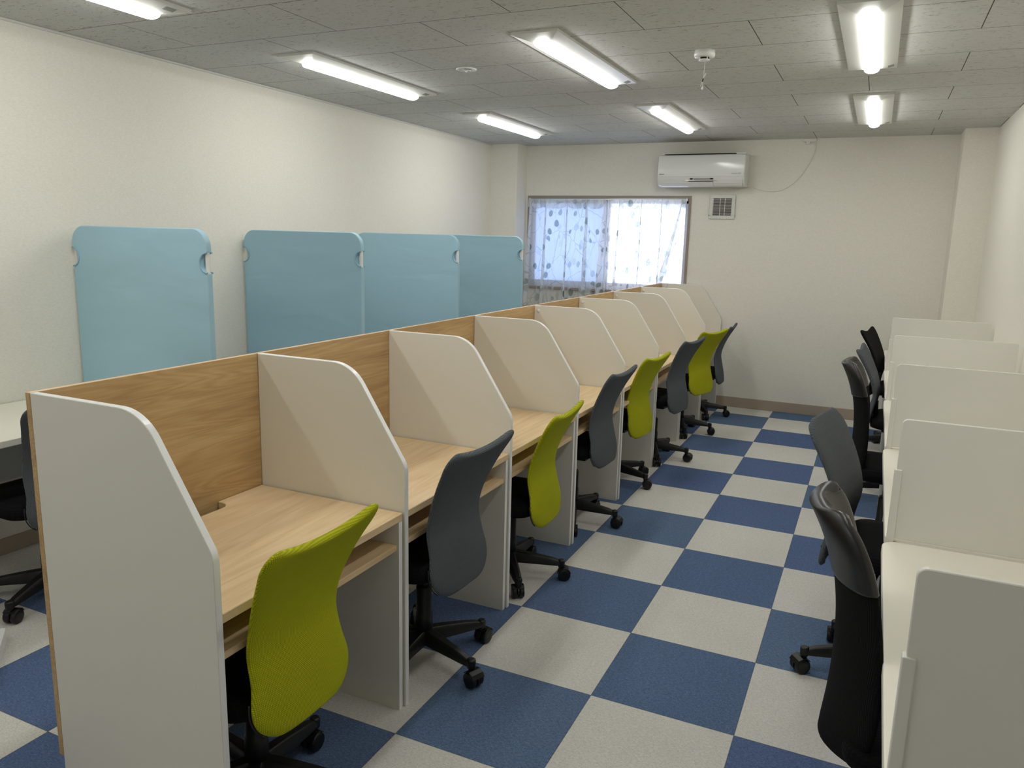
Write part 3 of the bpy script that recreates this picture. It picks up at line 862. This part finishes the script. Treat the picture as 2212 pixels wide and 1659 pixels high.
def text(name, body, size, loc, mat, parent, rot=(PI/2, 0, 0), ext=0.0006):
    cu = bpy.data.curves.new(name, 'FONT'); cu.body = body; cu.size = size; cu.extrude = ext; cu.offset = size*0.015
    ob = bpy.data.objects.new(name, cu); COL.objects.link(ob)
    dg = bpy.context.evaluated_depsgraph_get(); dg.update()
    me = bpy.data.meshes.new_from_object(ob.evaluated_get(dg)); bpy.data.objects.remove(ob)
    me.materials.clear(); me.materials.append(mat)
    o = bpy.data.objects.new(name, me); COL.objects.link(o); o.parent = parent; o.location = loc; o.rotation_euler = rot
    return o
text('maker_mark', 'HITACHI', 0.0118, (-0.699, -0.2314, 2.2165), M['print_dark'], ac)
mk = MB(); xx = -0.024
for wd in [0.004, 0.005, 0.004, 0.005, 0.004, 0.004, 0.005, 0.004, 0.005, 0.0, 0.006, 0.0055, 0.006, 0.005]:
    if wd == 0.0: xx += 0.006; continue
    hgt = 0.007 if xx < 0.03 else 0.010
    mk.box(xx, xx+wd*0.28, -0.2316, -0.2305, 2.218, 2.218+hgt); mk.box(xx, xx+wd*0.75, -0.2316, -0.2305, 2.218+hgt-0.002, 2.218+hgt); mk.box(xx, xx+wd*0.75, -0.2316, -0.2305, 2.218, 2.2198)
    xx += wd+0.0012
mk.build('model_mark', M['print_gray'], ac)
# wiring from the unit to the ceiling outlet
YW = YR-0.006
def spl(ctrl, n=8):
    pts = [Vector(c) for c in ctrl]; out = []
    for i in range(len(pts)-1):
        p0, p1, p2, p3 = pts[max(i-1, 0)], pts[i], pts[i+1], pts[min(i+2, len(pts)-1)]
        for k in range(n):
            t = k/n; out.append(0.5*((2*p1)+(-p0+p2)*t+(2*p0-5*p1+4*p2-p3)*t*t+(-p0+3*p1-3*p2+p3)*t**3))
    out.append(pts[-1]); return out
cab = MB().tube(spl([(0.086, YW-0.05, 2.120), (0.13, YW, 2.118), (0.21, YW, 2.090), (0.294, YW, 2.075), (0.36, YW, 2.078), (0.425, YW, 2.096), (0.532, YW, 2.182), (0.610, YW, 2.30), (0.655, YW, 2.41), (0.662, YW, 2.47), (0.645, YW-0.004, 2.492), (0.612, YW-0.012, 2.4955)]), 0.0035, 8)
cb_ = cab.build('power_cable', M['wall'], None); tag(cb_, 'thin cream cable looping down from the ceiling outlet to the air conditioner', 'cable')
ot = thing('wall_outlet', (0, YR, 0), 'small white outlet box with a plug at the top of the end wall', 'outlet')
MB().box(0.555, 0.665, -0.022, -0.0005, 2.510, 2.538).build('cover', M['wall'], ot, 0.003)
MB().box(0.578, 0.612, -0.030, -0.006, 2.488, 2.510).build('plug', M['white_plastic'], ot, 0.003)

# ------------------------------------------------------------------ wall vent
vt = thing('wall_vent', (0, YR, 0), 'square white louvred vent grille on the end wall below the air conditioner', 'vent')
vx0, vx1, vz0, vz1 = -0.246, -0.006, 1.818, 2.044
m = MB(); b_ = 0.034
for bx in ((vx0, vx1, vz0, vz0+b_), (vx0, vx1, vz1-b_, vz1), (vx0, vx0+b_, vz0+b_, vz1-b_), (vx1-b_, vx1, vz0+b_, vz1-b_)):
    m.box(bx[0], bx[1], -0.016, -0.0005, bx[2], bx[3])
m.build('frame', M['fixture_white'], vt, 0.004)
MB().box(vx0+b_-0.002, vx1-b_+0.002, -0.004, -0.001, vz0+b_-0.002, vz1-b_+0.002).build('duct', M['dark_slot'], vt)
m = MB(); n = 15; hh = (vz1-vz0-2*b_)/n
for i in range(1, n): m.box(vx0+b_, vx1-b_, -0.012, -0.006, vz0+b_+i*hh-0.0017, vz0+b_+i*hh+0.0017)
for q in (0.37, 0.63): m.box(vx0+b_+(vx1-vx0-2*b_)*q-0.002, vx0+b_+(vx1-vx0-2*b_)*q+0.002, -0.013, -0.006, vz0+b_, vz1-b_)
m.build('slats', M['fixture_white'], vt)

# ------------------------------------------------------------------ curtains
def curtain_mat(name, clear=0.42):
    m = bpy.data.materials.new(name); m.use_nodes = True; t = m.node_tree; t.nodes.clear()
    N = t.nodes.new; Lk = t.links.new
    tc = N('ShaderNodeTexCoord'); mp = N('ShaderNodeMapping'); Lk(tc.outputs['UV'], mp.inputs[0])
    nz = N('ShaderNodeTexNoise'); nz.inputs['Scale'].default_value = 5; Lk(mp.outputs[0], nz.inputs['Vector'])
    ad = N('ShaderNodeVectorMath'); ad.operation = 'MULTIPLY_ADD'; ad.inputs[1].default_value = (0.06, 0.06, 0); Lk(nz.outputs['Color'], ad.inputs[0]); Lk(mp.outputs[0], ad.inputs[2])
    vo = N('ShaderNodeTexVoronoi'); vo.inputs['Scale'].default_value = 11; vo.inputs['Randomness'].default_value = 1.0
    Lk(ad.outputs[0], vo.inputs['Vector'])
    lf = N('ShaderNodeMapRange'); lf.inputs[1].default_value = 0.38; lf.inputs[2].default_value = 0.46; lf.inputs[3].default_value = 1; lf.inputs[4].default_value = 0
    Lk(vo.outputs['Distance'], lf.inputs[0])
    sp = N('ShaderNodeSeparateColor'); Lk(vo.outputs['Color'], sp.inputs[0])
    gt = N('ShaderNodeMath'); gt.operation = 'GREATER_THAN'; gt.inputs[1].default_value = 0.40; Lk(sp.outputs[0], gt.inputs[0])
    am = N('ShaderNodeMath'); am.operation = 'MULTIPLY'; Lk(lf.outputs[0], am.inputs[0]); Lk(gt.outputs[0], am.inputs[1])
    am2 = N('ShaderNodeMath'); am2.operation = 'MULTIPLY'; Lk(am.outputs[0], am2.inputs[0]); Lk(sp.outputs[1], am2.inputs[1])
    # stems
    v2 = N('ShaderNodeTexVoronoi'); v2.feature = 'DISTANCE_TO_EDGE'; v2.inputs['Scale'].default_value = 4.6; Lk(ad.outputs[0], v2.inputs['Vector'])
    st = N('ShaderNodeMapRange'); st.inputs[1].default_value = 0.008; st.inputs[2].default_value = 0.02; st.inputs[3].default_value = 0.45; st.inputs[4].default_value = 0; Lk(v2.outputs['Distance'], st.inputs[0])
    mxv = N('ShaderNodeMath'); mxv.operation = 'MAXIMUM'; Lk(am2.outputs[0], mxv.inputs[0]); Lk(st.outputs[0], mxv.inputs[1])
    col = N('ShaderNodeMix'); col.data_type = 'RGBA'; Lk(mxv.outputs[0], col.inputs[0])
    col.inputs[6].default_value = (0.86, 0.87, 0.88, 1); col.inputs[7].default_value = (*lin((104, 124, 114)), 1)
    df = N('ShaderNodeBsdfDiffuse'); tl = N('ShaderNodeBsdfTranslucent'); tp = N('ShaderNodeBsdfTransparent')
    Lk(col.outputs[2], df.inputs[0]); Lk(col.outputs[2], tl.inputs[0])
    m1 = N('ShaderNodeMixShader'); m1.inputs[0].default_value = 0.40; Lk(df.outputs[0], m1.inputs[1]); Lk(tl.outputs[0], m1.inputs[2])
    op = N('ShaderNodeMapRange'); op.inputs[3].default_value = clear; op.inputs[4].default_value = clear*0.5; Lk(mxv.outputs[0], op.inputs[0])
    m2 = N('ShaderNodeMixShader'); Lk(op.outputs[0], m2.inputs[0]); Lk(m1.outputs[0], m2.inputs[1]); Lk(tp.outputs[0], m2.inputs[2])
    ou = N('ShaderNodeOutputMaterial'); Lk(m2.outputs[0], ou.inputs[0]); return m
M['curtain'] = curtain_mat('sheer_leaf_curtain')
def curtain(xa, xb, pins, foot, zt, zb, name, label, ph, folds):
    """xa..xb at the rail, foot(u)->x offset at hem, pins: pleat positions"""
    t = thing('curtain', (0, YR, 0), label, 'curtain', 'sheer leaf curtains at the window')
    nu, nv = 150, 40
    mb = MB()
    def P(u, v):
        x = xa+(xb-xa)*u
        z = zt+(zb-zt)*v
        x += foot(u)*v**1.6
        near = min(abs((xa+(xb-xa)*u)-p) for p in pins)
        pl = math.exp(-(near/0.016)**2)
        d = -0.030-0.008*math.sin(u*55+ph)*(0.3+0.7*v)-0.010*math.sin(u*23+2*v+ph)*v-0.006*math.sin(u*90+ph)*v
        d -= 0.016*pl*math.exp(-v*3)
        d -= 0.010*(abs(math.sin(u*9*PI))*math.exp(-v*9))
        return Vector((x, d, z))
    V = mb.grid(P, nu, nv)
    uvl = mb.bm.loops.layers.uv.new('uv')
    idx = {}
    for j in range(nv+1):
        for i in range(nu+1): idx[V[j][i]] = (i/nu*(xb-xa)*1.6+ph, j/nv*(zt-zb))
    for f in mb.bm.faces:
        for lp in f.loops: lp[uvl].uv = idx[lp.vert]
    mb.build('cloth', M['curtain'], t)
    # gathered heading with a scalloped hem
    hd = MB()
    def H(u, v):
        x = xa+(xb-xa)*u
        near = min(abs(x-p) for p in pins); ps = sorted(pins)
        sc_ = 1-math.exp(-(near/0.035)**2)
        z = zt+0.002-v*(0.065+0.030*sc_)
        return Vector((x, -0.058-0.012*sc_*v+0.004*math.sin(u*120), z))
    V = hd.grid(H, 140, 6); uvl = hd.bm.loops.layers.uv.new('uv'); idx = {}
    for j in range(7):
        for i in range(141): idx[V[j][i]] = (i/140*(xb-xa)*1.4+ph+3, j/6*0.1)
    for f in hd.bm.faces:
        for lp in f.loops: lp[uvl].uv = idx[lp.vert]
    hd.build('heading', M['curtain'], t)
    for p, fx, w0, w1 in folds:      # folds standing out from the cloth, from each pinch pleat to the hem
        k_ = MB()
        def F(u, v):
            ww = w0+(w1-w0)*min(1, v*1.5); cx = p+fx*v**1.1
            if v < 0.12: ww *= 0.45+0.55*abs(v-0.03)/0.09
            return Vector((cx+(u-0.5)*ww, -0.052-0.020*math.sin(u*PI)-0.004*math.sin(v*9+p*7), zt+0.004+(zb+0.004-zt)*v))
        V = k_.grid(F, 8, 30); uvl = k_.bm.loops.layers.uv.new('uv'); idx = {}
        for j in range(31):
            for i in range(9): idx[V[j][i]] = (p*1.3+i/8*0.05, j/30*1.1)
        for f in k_.bm.faces:
            for lp in f.loops: lp[uvl].uv = idx[lp.vert]
        k_.build('fold', M['curtain_fold'], t)
    return t
M['curtain_fold'] = curtain_mat('sheer_leaf_curtain_fold', 0.22)
curtain(-2.135, -1.275, [-2.10, -1.931, -1.693, -1.480, -1.290], lambda u: -0.03+0.02*u, 1.992, 0.872, 'l', 'sheer leaf patterned curtain over the left window pane', 0.0,
        [(-2.105, -0.05, 0.02, 0.05), (-1.931, -0.03, 0.010, 0.035), (-1.693, -0.01, 0.010, 0.016), (-1.480, -0.01, 0.022, 0.045), (-1.285, -0.05, 0.030, 0.060)])
curtain(-1.262, -0.462, [-1.235, -1.130, -0.906, -0.696, -0.485], lambda u: -0.02-0.20*u*u, 1.992, 0.872, 'r', 'sheer leaf patterned curtain over the right window pane, drawn to the left at its foot', 1.7,
        [(-1.235, -0.03, 0.014, 0.02), (-1.130, -0.04, 0.010, 0.025), (-0.906, -0.01, 0.008, 0.012), (-0.700, -0.01, 0.010, 0.010), (-0.500, -0.26, 0.012, 0.050)])
# one heavy diagonal fold on the right curtain
rl = MB(); rl.tube([(-2.135, -0.022, 1.998), (-0.455, -0.022, 1.998)], 0.006, 8)
rl_t = thing('curtain_rail', (0, YR, 0), 'thin white curtain rail along the top of the window', 'curtain rail')
rl.build('rail', M['white_plastic'], rl_t)
for x in (-2.13, -0.462): MB().box(x-0.008, x+0.008, -0.036, -0.012, 1.985, 2.008).build('end_cap', M['white_plastic'], rl_t, 0.002)
